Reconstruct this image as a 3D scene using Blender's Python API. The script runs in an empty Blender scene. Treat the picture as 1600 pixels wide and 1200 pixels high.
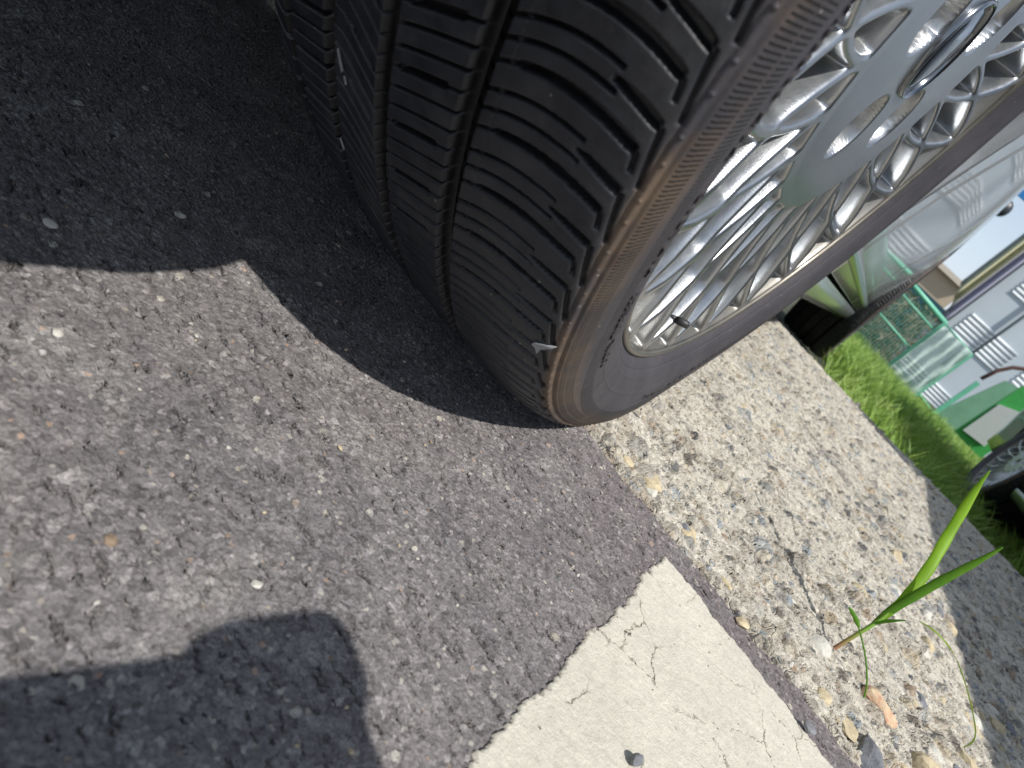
import bpy, math, random
import numpy as np
from mathutils import Vector, Matrix
PI = math.pi
rnd = random.Random(7)
scene = bpy.context.scene
col = scene.collection

# ------------------------------------------------------------------ camera
CAM = Vector((0, 0, 0.2032))
F = Vector((-0.26415788, 0.86159649, -0.43344215))
Rv = Vector((0.59484334, 0.49929381, 0.62997389))
Uv = Vector((-0.75919827, 0.09141761, 0.64440732))
cd = bpy.data.cameras.new('camera')
cam = bpy.data.objects.new('camera', cd); col.objects.link(cam)
m = Matrix((Rv, Uv, -F)).transposed().to_4x4(); m.translation = CAM
cam.matrix_world = m
cd.sensor_width = 36; cd.lens = 1022.35 / 1600 * 36
cd.clip_start = 0.01; cd.clip_end = 3000
cd.dof.use_dof = True; cd.dof.focus_distance = 0.40; cd.dof.aperture_fstop = 13.0
scene.camera = cam

# ------------------------------------------------------------------ light
SUN = Vector((0.55, -0.33, 1.0)).normalized()
EL = math.asin(SUN.z); AZ = math.atan2(SUN.x, SUN.y)
w = bpy.data.worlds.new('World'); scene.world = w; w.use_nodes = True
nt = w.node_tree; nt.nodes.clear()
wo = nt.nodes.new('ShaderNodeOutputWorld'); bg = nt.nodes.new('ShaderNodeBackground')
sky = nt.nodes.new('ShaderNodeTexSky'); sky.sky_type = 'NISHITA'; sky.sun_disc = False
sky.sun_elevation = EL; sky.sun_rotation = AZ; sky.dust_density = .8; sky.air_density = 1.2
tc = nt.nodes.new('ShaderNodeTexCoord'); nz = nt.nodes.new('ShaderNodeTexNoise')
nz.inputs['Scale'].default_value = 2.2; nz.inputs['Detail'].default_value = 6; nz.inputs['Roughness'].default_value = .6
cr = nt.nodes.new('ShaderNodeValToRGB'); cr.color_ramp.elements[0].position = .42; cr.color_ramp.elements[1].position = .62
mx = nt.nodes.new('ShaderNodeMix'); mx.data_type = 'RGBA'; mx.inputs['B'].default_value = (6.2, 7.0, 8.2, 1)
nt.links.new(tc.outputs['Generated'], nz.inputs['Vector']); nt.links.new(nz.outputs['Fac'], cr.inputs['Fac'])
nt.links.new(cr.outputs['Color'], mx.inputs['Factor']); nt.links.new(sky.outputs['Color'], mx.inputs['A'])
sx = nt.nodes.new('ShaderNodeSeparateXYZ'); nt.links.new(tc.outputs['Generated'], sx.inputs[0])
hm = nt.nodes.new('ShaderNodeMapRange'); hm.interpolation_type = 'SMOOTHSTEP'; nt.links.new(sx.outputs[2], hm.inputs[0])
for i_, v_ in enumerate((.42, -.02, 0, .8)): hm.inputs[i_ + 1].default_value = v_
mh = nt.nodes.new('ShaderNodeMix'); mh.data_type = 'RGBA'; mh.inputs['B'].default_value = (6.2, 7.0, 8.2, 1)
nt.links.new(hm.outputs[0], mh.inputs['Factor']); nt.links.new(mx.outputs['Result'], mh.inputs['A'])
nt.links.new(mh.outputs['Result'], bg.inputs['Color']); bg.inputs['Strength'].default_value = 0.098
nt.links.new(bg.outputs['Background'], wo.inputs['Surface'])
sl = bpy.data.lights.new('sun', 'SUN'); sl.energy = 4.0; sl.angle = math.radians(0.6); sl.color = (1, .965, .91)
so = bpy.data.objects.new('sun', sl); col.objects.link(so)
so.rotation_euler = (-SUN).to_track_quat('-Z', 'Y').to_euler()
so.location = (3, -2, 6)
scene.view_settings.view_transform = 'Standard'; scene.view_settings.look = 'None'
scene.view_settings.exposure = 0.35; scene.view_settings.gamma = 1
scene.render.engine = 'CYCLES'

# ------------------------------------------------------------------ helpers
def S(hexs):
    c = [int(hexs[i:i+2], 16) / 255 for i in (0, 2, 4)]
    return tuple((x / 12.92 if x <= .04045 else ((x + .055) / 1.055) ** 2.4) for x in c) + (1,)

class NT:
    def __init__(s, name):
        s.m = bpy.data.materials.new(name); s.m.use_nodes = True; s.t = s.m.node_tree; s.t.nodes.clear()
        s.out = s.n('OutputMaterial'); s.b = s.n('BsdfPrincipled'); s.l(s.b.outputs[0], s.out.inputs['Surface'])
        s._tc = None
    def n(s, t, **k):
        x = s.t.nodes.new('ShaderNode' + t)
        for a, v in k.items(): setattr(x, a, v)
        return x
    def l(s, a, b): s.t.links.new(a, b)
    def put(s, sock, v):
        if isinstance(v, (int, float)): sock.default_value = v
        elif isinstance(v, tuple): sock.default_value = v
        else: s.l(v, sock)
    def coord(s, kind='Object'):
        if s._tc is None: s._tc = s.n('TexCoord')
        return s._tc.outputs[kind]
    def mapping(s, vec, scale=(1, 1, 1), rot=(0, 0, 0), loc=(0, 0, 0)):
        x = s.n('Mapping'); s.l(vec, x.inputs['Vector']); x.inputs['Scale'].default_value = scale
        x.inputs['Rotation'].default_value = rot; x.inputs['Location'].default_value = loc; return x.outputs[0]
    def noise(s, scale, detail=4, rough=.5, vec=None, dist=0, out='Fac'):
        x = s.n('TexNoise'); s.l(vec if vec is not None else s.coord(), x.inputs['Vector'])
        x.inputs['Scale'].default_value = scale; x.inputs['Detail'].default_value = detail
        x.inputs['Roughness'].default_value = rough; x.inputs['Distortion'].default_value = dist
        return x.outputs[out]
    def vor(s, scale, feature='F1', out='Distance', vec=None, rand=1.0):
        x = s.n('TexVoronoi', feature=feature); s.l(vec if vec is not None else s.coord(), x.inputs['Vector'])
        x.inputs['Scale'].default_value = scale; x.inputs['Randomness'].default_value = rand
        if feature == 'SMOOTH_F1': x.inputs['Smoothness'].default_value = .35
        return x.outputs[out]
    def ramp(s, fac, stops, interp='LINEAR'):
        x = s.n('ValToRGB'); x.color_ramp.interpolation = interp; e = x.color_ramp.elements
        while len(e) < len(stops): e.new(.5)
        for i, (p, c) in enumerate(stops):
            e[i].position = p; e[i].color = c if isinstance(c, tuple) else (c, c, c, 1)
        s.l(fac, x.inputs['Fac']); return x.outputs['Color']
    def math(s, op, a, b=None, c=None, clamp=False):
        x = s.n('Math', operation=op); x.use_clamp = clamp
        s.put(x.inputs[0], a)
        if b is not None: s.put(x.inputs[1], b)
        if c is not None: s.put(x.inputs[2], c)
        return x.outputs[0]
    def mr(s, v, a, b, c=0., d=1., t='LINEAR'):
        x = s.n('MapRange', interpolation_type=t); s.put(x.inputs[0], v)
        for i, q in enumerate((a, b, c, d)): x.inputs[i + 1].default_value = q
        return x.outputs[0]
    def mix(s, f, a, b, mode='MIX'):
        x = s.n('Mix', data_type='RGBA', blend_type=mode); s.put(x.inputs['Factor'], f)
        s.put(x.inputs['A'], a); s.put(x.inputs['B'], b); return x.outputs['Result']
    def bump(s, h, strength=1., dist=.001, nrm=None):
        x = s.n('Bump'); s.l(h, x.inputs['Height']); x.inputs['Strength'].default_value = strength
        x.inputs['Distance'].default_value = dist
        if nrm is not None: s.l(nrm, x.inputs['Normal'])
        return x.outputs[0]
    def sep(s, vec):
        x = s.n('SeparateXYZ'); s.l(vec, x.inputs[0]); return x.outputs
    def set(s, **k):
        names = dict(base='Base Color', rough='Roughness', metal='Metallic', normal='Normal', spec='Specular IOR Level', coat='Coat Weight',
                     coatr='Coat Roughness', alpha='Alpha', trans='Transmission Weight', sss='Subsurface Weight')
        for a, v in k.items(): s.put(s.b.inputs[names[a]], v)
        return s.m

def simple(name, c, rough=.5, metal=0., var=.12, scale=30., bump=0., **k):
    t = NT(name); n = t.noise(scale, 5, .6)
    lo = tuple(max(0, x * (1 - var)) for x in c[:3]) + (1,); hi = tuple(min(1, x * (1 + var)) for x in c[:3]) + (1,)
    b = t.ramp(n, [(.3, lo), (.7, hi)])
    kk = dict(base=b, rough=rough, metal=metal); kk.update(k)
    if bump: kk['normal'] = t.bump(t.noise(scale * 6, 5, .6), 1, bump)
    return t.set(**kk)

def mesh_from(name, V, Fc, smooth=True, uv=None):
    """V Nx3, Fc Mx4 quads (or list of index tuples)"""
    me = bpy.data.meshes.new(name)
    V = np.asarray(V, np.float32)
    if isinstance(Fc, np.ndarray):
        k = Fc.shape[1]; n = len(Fc)
        me.vertices.add(len(V)); me.vertices.foreach_set('co', V.ravel())
        me.loops.add(n * k); me.loops.foreach_set('vertex_index', Fc.ravel().astype(np.int32))
        me.polygons.add(n); me.polygons.foreach_set('loop_start', (np.arange(n) * k).astype(np.int32))
        me.polygons.foreach_set('loop_total', np.full(n, k, np.int32))
        if uv is not None:
            ul = me.uv_layers.new(name='UVMap'); ul.data.foreach_set('uv', np.asarray(uv, np.float32)[Fc.ravel()].ravel())
        me.update(calc_edges=True)
    else:
        me.from_pydata([tuple(map(float, v)) for v in V], [], [tuple(map(int, f)) for f in Fc]); me.update()
    me.polygons.foreach_set('use_smooth', [smooth] * len(me.polygons)); me.update()
    return me

def obj(name, me, mat=None, parent=None, loc=None):
    o = bpy.data.objects.new(name, me); col.objects.link(o)
    if mat is not None and me is not None and len(me.materials) == 0: me.materials.append(mat)
    if parent is not None: o.parent = parent
    if loc is not None: o.location = loc
    return o
def tag(o, label=None, cat=None, group=None, kind=None):
    for k, v in (('label', label), ('category', cat), ('group', group), ('kind', kind)):
        if v: o[k] = v
    return o
def empty(name, loc=(0, 0, 0), rz=0):
    o = bpy.data.objects.new(name, None); col.objects.link(o); o.location = loc; o.rotation_euler.z = rz
    o.empty_display_size = .1; return o
def copy_tree(o, parent=None):
    c = o.copy(); col.objects.link(c); c.parent = parent
    for ch in list(o.children): copy_tree(ch, c)
    return c

def gridF(nu, nv, wrap_u=False):
    i = np.arange(nu if wrap_u else nu - 1)[:, None]; j = np.arange(nv - 1)[None, :]
    a = i * nv + j; b = ((i + 1) % nu) * nv + j
    return np.stack([a, b, b + 1, a + 1], -1).reshape(-1, 4)

class MB:
    """gathers simple solids into one mesh"""
    def __init__(s): s.v = []; s.f = []
    def add(s, v, f):
        o = len(s.v); s.v += [tuple(x) for x in v]; s.f += [tuple(i + o for i in q) for q in f]; return s
    def box(s, a, b):
        x0, y0, z0 = a; x1, y1, z1 = b
        return s.add([(x0, y0, z0), (x1, y0, z0), (x1, y1, z0), (x0, y1, z0), (x0, y0, z1), (x1, y0, z1), (x1, y1, z1), (x0, y1, z1)],
                     [(0, 3, 2, 1), (4, 5, 6, 7), (0, 1, 5, 4), (1, 2, 6, 5), (2, 3, 7, 6), (3, 0, 4, 7)])
    def tube(s, pts, r, n=10, cap=True):
        pts = [Vector(p) for p in pts]; rs = r if isinstance(r, (list, tuple)) else [r] * len(pts)
        V = []; Fq = []
        for i, p in enumerate(pts):
            t = (pts[min(i + 1, len(pts) - 1)] - pts[max(i - 1, 0)]).normalized()
            u = t.orthogonal().normalized() if i == 0 else (u - t * u.dot(t)).normalized()
            v = t.cross(u)
            for k in range(n):
                a = 2 * PI * k / n; V.append(p + (u * math.cos(a) + v * math.sin(a)) * rs[i])
        for i in range(len(pts) - 1):
            for k in range(n):
                Fq.append((i * n + k, i * n + (k + 1) % n, (i + 1) * n + (k + 1) % n, (i + 1) * n + k))
        if cap: Fq += [tuple(range(n))[::-1], tuple(range((len(pts) - 1) * n, len(pts) * n))]
        return s.add(V, Fq)
    def lathe(s, prof, n=48, axis='x', cap=False):
        """prof list of (x, r) about the x axis"""
        V = []; Fq = []
        for (x, r) in prof:
            for k in range(n):
                a = 2 * PI * k / n; V.append((x, r * math.cos(a), r * math.sin(a)))
        for i in range(len(prof) - 1):
            for k in range(n): Fq.append((i * n + k, (i + 1) * n + k, (i + 1) * n + (k + 1) % n, i * n + (k + 1) % n))
        if cap: Fq += [tuple(range(n)), tuple(range((len(prof) - 1) * n, len(prof) * n))[::-1]]
        return s.add(V, Fq)
    def build(s, name, mat, parent=None, smooth=False, loc=None):
        me = mesh_from(name, np.array(s.v), s.f, smooth)
        return obj(name, me, mat, parent, loc)

# numpy lattice noise ------------------------------------------------------
_rs = np.random.RandomState(3); _tab = _rs.rand(256, 256).astype(np.float32)
def vn(x, y):
    xi = np.floor(x).astype(int); yi = np.floor(y).astype(int); fx = x - xi; fy = y - yi
    fx = fx * fx * (3 - 2 * fx); fy = fy * fy * (3 - 2 * fy)
    g = lambda a, b: _tab[a & 255, b & 255]
    return (g(xi, yi) * (1 - fx) + g(xi + 1, yi) * fx) * (1 - fy) + (g(xi, yi + 1) * (1 - fx) + g(xi + 1, yi + 1) * fx) * fy
def fbm(x, y, o=4):
    r = 0; a = .5
    for k in range(o): r = r + a * vn(x * 2 ** k + 17.3 * k, y * 2 ** k + 5.1 * k); a *= .5
    return r
def sstep(a, b, x):
    t = np.clip((x - a) / (b - a), 0, 1); return t * t * (3 - 2 * t)
def warpgrid(pieces):
    """pieces: list of (start, end, step) -> coordinates"""
    out = []
    for a, b, st in pieces:
        n = max(1, int(round((b - a) / st))); out += list(np.linspace(a, b, n, endpoint=False))
    out.append(pieces[-1][1]); return np.array(out)

# ================================================================== GROUND
# ---- asphalt
def asphalt_mat():
    t = NT('asphalt'); o = t.coord()
    big = t.noise(9, 4, .55); mid = t.noise(45, 6, .65); fine = t.noise(420, 4, .65)
    gx = t.sep(o)
    base = t.ramp(big, [(.35, S('787475')), (.65, S('888382'))])
    warm = t.math('MULTIPLY', t.mr(gx[1], .2, .40), t.mr(gx[0], -.14, -.02))
    base = t.mix(t.math('MULTIPLY', warm, .45), base, S('6f6466'))
    # worn pale dust patches
    dust = t.math('MULTIPLY', t.mr(t.noise(26, 7, .7, dist=.6), .48, .66), t.mr(gx[0], .05, -.10, .35, 1.15))
    base = t.mix(t.math('MULTIPLY', dust, .50), base, S('a8a5a1'))
    wv = t.n('VectorMath', operation='ADD'); t.l(o, wv.inputs[0])
    sc = t.n('VectorMath', operation='SCALE'); t.l(t.noise(330, 3, .6, out='Color'), sc.inputs[0]); sc.inputs['Scale'].default_value = .0030
    t.l(sc.outputs[0], wv.inputs[1]); wp = wv.outputs[0]
    lt = t.vor(420, out='Color', vec=wp); lts = t.n('SeparateColor'); t.l(lt, lts.inputs[0])
    base = t.mix(t.mr(lts.outputs[0], .0, 1., .2, .95), base, t.mix(1., base, t.ramp(lts.outputs[1], [(0, .42), (.6, .9), (.9, 1.25), (1, 1.9)]), 'MULTIPLY'))
    base = t.mix(1., base, t.ramp(t.noise(850, 3, .7), [(.32, .68), (.5, 1.), (.68, 1.28)]), 'MULTIPLY')
    # small bright grains, mid aggregate stones
    gm = t.math('MULTIPLY', t.mr(t.vor(420, vec=wp), .40, .26), t.math('MULTIPLY', t.mr(lts.outputs[2], .91, .93), t.mr(t.noise(30, 4, .6), .36, .58, .25, 1.)))
    v2 = t.vor(130, vec=wp); c2 = t.n('SeparateColor'); t.l(t.vor(130, out='Color', vec=wp), c2.inputs[0])
    st = t.math('MULTIPLY', t.mr(v2, .30, .24), t.mr(c2.outputs[0], .93, .95))
    v3 = t.vor(300, vec=wp); c3 = t.n('SeparateColor'); t.l(t.vor(300, out='Color', vec=wp), c3.inputs[0])
    st3 = t.math('MULTIPLY', t.mr(v3, .36, .28), t.mr(c3.outputs[0], .90, .92))
    base = t.mix(t.math('MULTIPLY', gm, .65), base, S('c3c0b8'))
    base = t.mix(t.math('MULTIPLY', st3, .75), base, t.ramp(c3.outputs[1], [(0, S('a9a79f')), (.5, S('c9c4b6')), (.8, S('9a8c7c')), (1, S('bf9f88'))]))
    base = t.mix(t.math('MULTIPLY', st, .8), base, t.ramp(c2.outputs[1], [(0, S('b9b6ad')), (.5, S('cbc6b6')), (.8, S('a09486')), (1, S('c0a48c'))]))
    # pits between the aggregate keep more dirt and bitumen
    pit = t.mr(t.noise(190, 5, .7, dist=.4), .42, .34)
    base = t.mix(t.math('MULTIPLY', pit, .5), base, S('3c3939'))
    h1 = t.math('MULTIPLY', t.noise(26, 3, .5), .0016)
    h2 = t.math('MULTIPLY', t.noise(300, 6, .8), .0015)
    h3 = t.math('MULTIPLY', t.mr(t.vor(420, 'SMOOTH_F1'), 0, .6, 1, 0), .0008)
    h4 = t.math('MULTIPLY', t.noise(700, 4, .75), .0011)
    mp = t.mapping(o, (.38, 1, 1), (0, 0, .12))
    crf = t.mr(t.noise(210, 5, .75, vec=mp, dist=.5), .42, .36); crk = t.math('MULTIPLY', crf, -.0022)
    h = t.math('ADD', t.math('ADD', h1, h2), t.math('ADD', h3, t.math('ADD', h4, crk)))
    h = t.math('ADD', h, t.math('MULTIPLY', st, .0010))
    d = t.n('Displacement'); t.l(h, d.inputs['Height']); d.inputs['Midlevel'].default_value = .0025; d.inputs['Scale'].default_value = 1
    t.l(d.outputs[0], t.out.inputs['Displacement']); t.m.displacement_method = 'BOTH'
    sp = t.mr(t.noise(900, 2, .5), .55, .75, .62, .30)
    return t.set(base=base, rough=sp, spec=.5)
def plane_grid(xs, ys, zf):
    X, Y = np.meshgrid(xs, ys, indexing='ij'); Z = zf(X, Y)
    return np.stack([X, Y, Z], -1).reshape(-1, 3), gridF(len(xs), len(ys))
xs = warpgrid([(-30, -6, 4), (-6, -1.5, .5), (-1.5, -.62, .02), (-.62, .30, .0010), (.30, .6, .004), (.6, 2, .05), (2, 30, 4)])
ys = warpgrid([(-30, -6, 4), (-6, -1, .5), (-1, .0, .02), (.0, .05, .003), (.05, .49, .0010), (.49, .52, .01)])
V, Fq = plane_grid(xs, ys, lambda X, Y: 0 * X)
asp = obj('asphalt', mesh_from('asphalt', V, Fq), asphalt_mat()); tag(asp, kind='structure')

# ---- concrete strip behind the bays
def concrete_mat():
    t = NT('exposed_concrete'); o = t.coord(); gx = t.sep(o)
    big = t.noise(7, 5, .6)
    base = t.ramp(big, [(.3, S('bbb5a8')), (.55, S('d0cabd')), (.75, S('c5beae'))])
    f = t.noise(160, 6, .7)
    base = t.mix(1., base, t.ramp(f, [(.30, .60), (.5, .95), (.7, 1.12)]), 'MULTIPLY')
    # pebbles in three sizes
    hs = []
    wv = t.n('VectorMath', operation='ADD'); t.l(o, wv.inputs[0])
    sc = t.n('VectorMath', operation='SCALE'); t.l(t.noise(60, 3, .6, out='Color'), sc.inputs[0]); sc.inputs['Scale'].default_value = .010
    t.l(sc.outputs[0], wv.inputs[1]); wp = wv.outputs[0]
    for scale, thr, amp, edge in ((30, .58, .0080, .40), (62, .48, .0052, .42), (150, .42, .0024, .43)):
        d = t.vor(scale, vec=wp); cc = t.n('SeparateColor'); t.l(t.vor(scale, out='Color', vec=wp), cc.inputs[0])
        on = t.mr(cc.outputs[0], thr, thr + .02)
        mk = t.math('MULTIPLY', t.mr(d, edge, edge - .07), on)
        pc = t.ramp(cc.outputs[1], [(0, S('7c7d7c')), (.16, S('8f989f')), (.32, S('a19c92')), (.48, S('6a645c')), (.6, S('b7a78c')), (.72, S('9c8b78')),
                                   (.8, S('c2bba9')), (.9, S('55585c')), (1, S('cfcabd'))], 'CONSTANT')
        pc = t.mix(.25, pc, t.ramp(t.noise(240, 4, .6), [(.3, .1), (.7, .75)]), 'OVERLAY')
        base = t.mix(t.math('MULTIPLY', mk, t.mr(cc.outputs[2], 0, 1, .35, .95)), base, pc)
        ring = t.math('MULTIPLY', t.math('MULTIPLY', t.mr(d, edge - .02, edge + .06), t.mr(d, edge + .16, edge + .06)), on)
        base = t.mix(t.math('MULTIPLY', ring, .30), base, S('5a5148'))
        hs.append(t.math('MULTIPLY', t.math('MULTIPLY', t.mr(d, edge, 0, 0, 1, 'SMOOTHSTEP'), on), amp))
        hs.append(t.math('MULTIPLY', ring, -.0018))
    # brown soil caught near the asphalt edge
    dirt = t.math('MULTIPLY', t.mr(t.noise(38, 6, .7, dist=.5), .50, .66), t.mr(gx[1], .80, .5))
    base = t.mix(t.math('MULTIPLY', dirt, .55), base, S('77634a'))
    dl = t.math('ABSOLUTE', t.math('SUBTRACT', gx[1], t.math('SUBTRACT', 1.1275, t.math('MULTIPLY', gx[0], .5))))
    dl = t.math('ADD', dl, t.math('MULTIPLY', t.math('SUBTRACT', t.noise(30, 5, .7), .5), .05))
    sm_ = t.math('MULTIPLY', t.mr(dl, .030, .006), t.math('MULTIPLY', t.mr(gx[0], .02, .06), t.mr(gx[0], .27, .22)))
    base = t.mix(t.math('MULTIPLY', sm_, .60), base, S('5d5a57'))  # soft dark band along the channel line
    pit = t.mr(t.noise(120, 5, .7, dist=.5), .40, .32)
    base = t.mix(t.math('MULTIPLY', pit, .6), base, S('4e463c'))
    hs += [t.math('MULTIPLY', t.noise(30, 5, .6), .0085), t.math('MULTIPLY', t.noise(100, 6, .7, dist=.25), .0078),
           t.math('MULTIPLY', t.noise(420, 4, .7), .0012), t.math('MULTIPLY', pit, -.0022)]
    h = hs[0]
    for q in hs[1:]: h = t.math('ADD', h, q)
    d = t.n('Displacement'); t.l(h, d.inputs['Height']); d.inputs['Midlevel'].default_value = .0075; d.inputs['Scale'].default_value = 1
    t.l(d.outputs[0], t.out.inputs['Displacement']); t.m.displacement_method = 'BOTH'
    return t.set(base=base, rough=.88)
xs = warpgrid([(-30, -6, 4), (-6, -1.2, .3), (-1.2, -.16, .02), (-.16, .46, .0014), (.46, 1.1, .004), (1.1, 6, .2), (6, 30, 4)])
ys = warpgrid([(0, .55, .0014), (.55, 1.34, .005)])
X, T = np.meshgrid(xs, ys, indexing='ij')
edge = .456 + .010 * (fbm(X * 26, X * 0 + 2.2, 5) - .48) + .010 * (fbm(X * 130, X * 0 + 9.2, 3) - .45)
edge = edge + .05 * sstep(-.42, -.55, X)
Y = edge + T * (1.80 - edge) / 1.34
Z = .0035 + .004 * sstep(0, .03, T) + .006 * (fbm(X * 5, Y * 5, 3) - .45) - .014 * sstep(0.0, -.0001, T)
Z = np.where(T < 1e-6, -.009, Z)
# shallow channel running along the strip
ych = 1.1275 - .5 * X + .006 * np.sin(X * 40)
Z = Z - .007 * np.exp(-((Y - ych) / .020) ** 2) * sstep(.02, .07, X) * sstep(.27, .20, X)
V = np.stack([X, Y, Z], -1).reshape(-1, 3)
Fq = gridF(len(xs), len(ys))
# drop at the far edge
n0 = len(V); far = V.reshape(len(xs), len(ys), 3)[:, -1].copy(); far[:, 2] = -.3; far[:, 1] += .004
ii = np.arange(len(xs) - 1); top = ii * len(ys) + len(ys) - 1; top2 = (ii + 1) * len(ys) + len(ys) - 1
Fq = np.vstack([Fq, np.stack([top, top2, n0 + ii + 1, n0 + ii], -1)]); V = np.vstack([V, far])
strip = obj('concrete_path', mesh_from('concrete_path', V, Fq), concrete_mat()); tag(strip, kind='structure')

# ---- painted bay marking
def paint_mat():
    t = NT('road_paint'); o = t.coord()
    b = t.ramp(t.noise(14, 5, .6), [(.3, S('bfbaad')), (.7, S('cdc9bb'))])
    b = t.mix(t.math('MULTIPLY', t.mr(t.noise(210, 5, .75), .66, .70), .75), b, S('827f7b'))
    b = t.mix(1., b, t.ramp(t.noise(170, 6, .75), [(.3, .84), (.55, 1.0), (.8, 1.03)]), 'MULTIPLY')
    # hairline cracks
    wv = t.n('VectorMath', operation='ADD'); t.l(o, wv.inputs[0])
    sc = t.n('VectorMath', operation='SCALE'); t.l(t.noise(90, 4, .6, out='Color'), sc.inputs[0]); sc.inputs['Scale'].default_value = .012
    t.l(sc.outputs[0], wv.inputs[1])
    e = t.vor(22, 'DISTANCE_TO_EDGE', vec=wv.outputs[0])
    cm = t.math('MULTIPLY', t.mr(e, .010, .003), t.mr(t.noise(17, 3, .5), .50, .56))
    b = t.mix(t.math('MULTIPLY', cm, .72), b, S('6e695f'))
    # pin holes and grey scuffs
    cc = t.n('SeparateColor'); t.l(t.vor(300, out='Color'), cc.inputs[0])
    ph = t.math('MULTIPLY', t.mr(t.vor(300), .26, .18), t.mr(cc.outputs[0], .955, .965))
    b = t.mix(t.math('MULTIPLY', ph, .75), b, S('5b574f'))
    sc2 = t.mr(t.noise(60, 7, .75, dist=.7), .60, .70)
    b = t.mix(t.math('MULTIPLY', sc2, .45), b, S('9f9b90'))
    b = t.mix(t.math('MULTIPLY', t.mr(t.noise(120, 6, .8, vec=t.mapping(o, (1, .25, 1), (0, 0, .9))), .60, .70), .4), b, S('8b877d'))
    h = t.math('ADD', t.math('MULTIPLY', t.noise(28, 5, .6), .0020), t.math('MULTIPLY', t.noise(240, 6, .75), .0017))
    h = t.math('ADD', h, t.math('MULTIPLY', t.math('ADD', cm, ph, clamp=True), -.0011))
    d = t.n('Displacement'); t.l(h, d.inputs['Height']); d.inputs['Midlevel'].default_value = .0014; d.inputs['Scale'].default_value = 1
    t.l(d.outputs[0], t.out.inputs['Displacement']); t.m.displacement_method = 'BOTH'
    return t.set(base=b, rough=.8)
us = np.linspace(0, 1, 190); ys = warpgrid([(-1.2, .1, .02), (.1, .18, .004), (.18, .4245, .0010)])
Uu, Y = np.meshgrid(us, ys, indexing='ij')
rag = lambda y, s: .007 * (fbm(y * 70, y * 0 + s, 5) - .47) + .006 * (fbm(y * 330, y * 0 + s + 3, 3) - .45)
xl = .033 + rag(Y, 1.); xr = .208 + rag(Y, 7.)
# the line end tapers into the corner of the bay
X = xl + (xr - xl) * Uu
Yr = Y + (.006 * (fbm(X * 60, X * 0 + 4, 5) - .47) + .004 * (fbm(X * 300, X * 0 + 8, 3) - .45)) * sstep(.3, .4245, Y)
Z = .0013 + 0 * X
bd = (Uu == 0) | (Uu == 1) | (Y >= .4244); Z = np.where(bd, -.004, Z)
V = np.stack([X, Yr, Z], -1).reshape(-1, 3)
pm = obj('bay_marking', mesh_from('bay_marking', V, gridF(len(us), len(ys))), paint_mat()); tag(pm, kind='structure')

# ---- soil and the ground out to the horizon
def soil_h(X, Y): return -.135 - .018 * np.clip(Y - 1.8, 0, 9) + .02 * (fbm(X * 2, Y * 2, 3) - .45)
xs = warpgrid([(-900, -30, 290), (-30, -4, 2), (-4, 6, .1), (6, 30, 2), (30, 900, 290)])
ys = warpgrid([(1.79, 12, .1), (12, 40, 4), (40, 1400, 300)])
V, Fq = plane_grid(xs, ys, soil_h)
gm_ = NT('soil'); c = gm_.ramp(gm_.noise(1.2, 6, .7), [(.3, S('33382a')), (.7, S('4a4a38'))])
gnd = obj('ground', mesh_from('ground', V, Fq), gm_.set(base=c, rough=.95, normal=gm_.bump(gm_.noise(40, 5, .6), 1, .02))); tag(gnd, kind='structure')
base_ = MB(); base_.box((-900, -900, -.9), (900, -30, -.6)); 
lot = MB(); lot.box((-900, -900, -.46), (900, 1.78, -.36))
lo_ = lot.build('ground', simple('far_asphalt', (.09, .09, .09, 1), .9)); tag(lo_, kind='structure')

# ---- loose stones
def stone_mesh(name, r, seed, squash=(1, .7, .5)):
    import bmesh
    bm = bmesh.new(); bmesh.ops.create_icosphere(bm, subdivisions=3, radius=1)
    rr = random.Random(seed); pl = []
    for k in range(11):
        v = Vector((rr.gauss(0, 1), rr.gauss(0, 1), rr.gauss(0, 1))).normalized(); pl.append((v, rr.uniform(.62, .86)))
    for v in bm.verts:
        c = v.co.copy()
        for n_, d_ in pl:
            k = c.dot(n_) - d_
            if k > 0: c -= n_ * k * .93
        c *= 1 + .04 * math.sin(c.x * 9 + seed) * math.cos(c.y * 8)
        v.co = Vector((c.x * squash[0], c.y * squash[1], c.z * squash[2])) * r
    me = bpy.data.meshes.new(name); bm.to_mesh(me); bm.free(); me.polygons.foreach_set('use_smooth', [False] * len(me.polygons)); return me
def stone_mat(name, a, b):
    t = NT(name); n = t.noise(160, 6, .7)
    return t.set(base=t.ramp(n, [(.3, a), (.7, b)]), rough=.85, normal=t.bump(t.noise(900, 4, .7), 1, .0006))
sm = {'white': stone_mat('white_stone', S('a9a79f'), S('d2cfc4')), 'grey': stone_mat('grey_stone', S('62646a'), S('86888b')),
      'cream': stone_mat('cream_stone', S('a3957a'), S('cdbf9f')), 'brown': stone_mat('brown_stone', S('7a6a5a'), S('9d8870')),
      'dark': stone_mat('dark_stone', S('35363b'), S('55575b'))}
tpk = NT('salmon_stone'); pn = tpk.noise(55, 5, .7, dist=.6)
sm['pink'] = tpk.set(base=tpk.ramp(pn, [(.40, S('c9b294')), (.54, S('c4a284')), (.60, S('b47c62')), (.66, S('c8b090'))]), rough=.8, normal=tpk.bump(tpk.noise(500, 4, .7), 1, .001))
def stone(x, y, r, mat, label, rz=0, sq=(1, .7, .5), group=None, z=.0, seed=None, cat='stone', name='stone'):
    me = stone_mesh(name, r, seed if seed is not None else rnd.randrange(999), sq)
    o = obj(name, me, sm[mat]); o.location = (x, y, z + r * sq[2] * .45); o.rotation_euler = (rnd.uniform(-.2, .2), rnd.uniform(-.2, .2), rz)
    return tag(o, label, cat, group)
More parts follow.
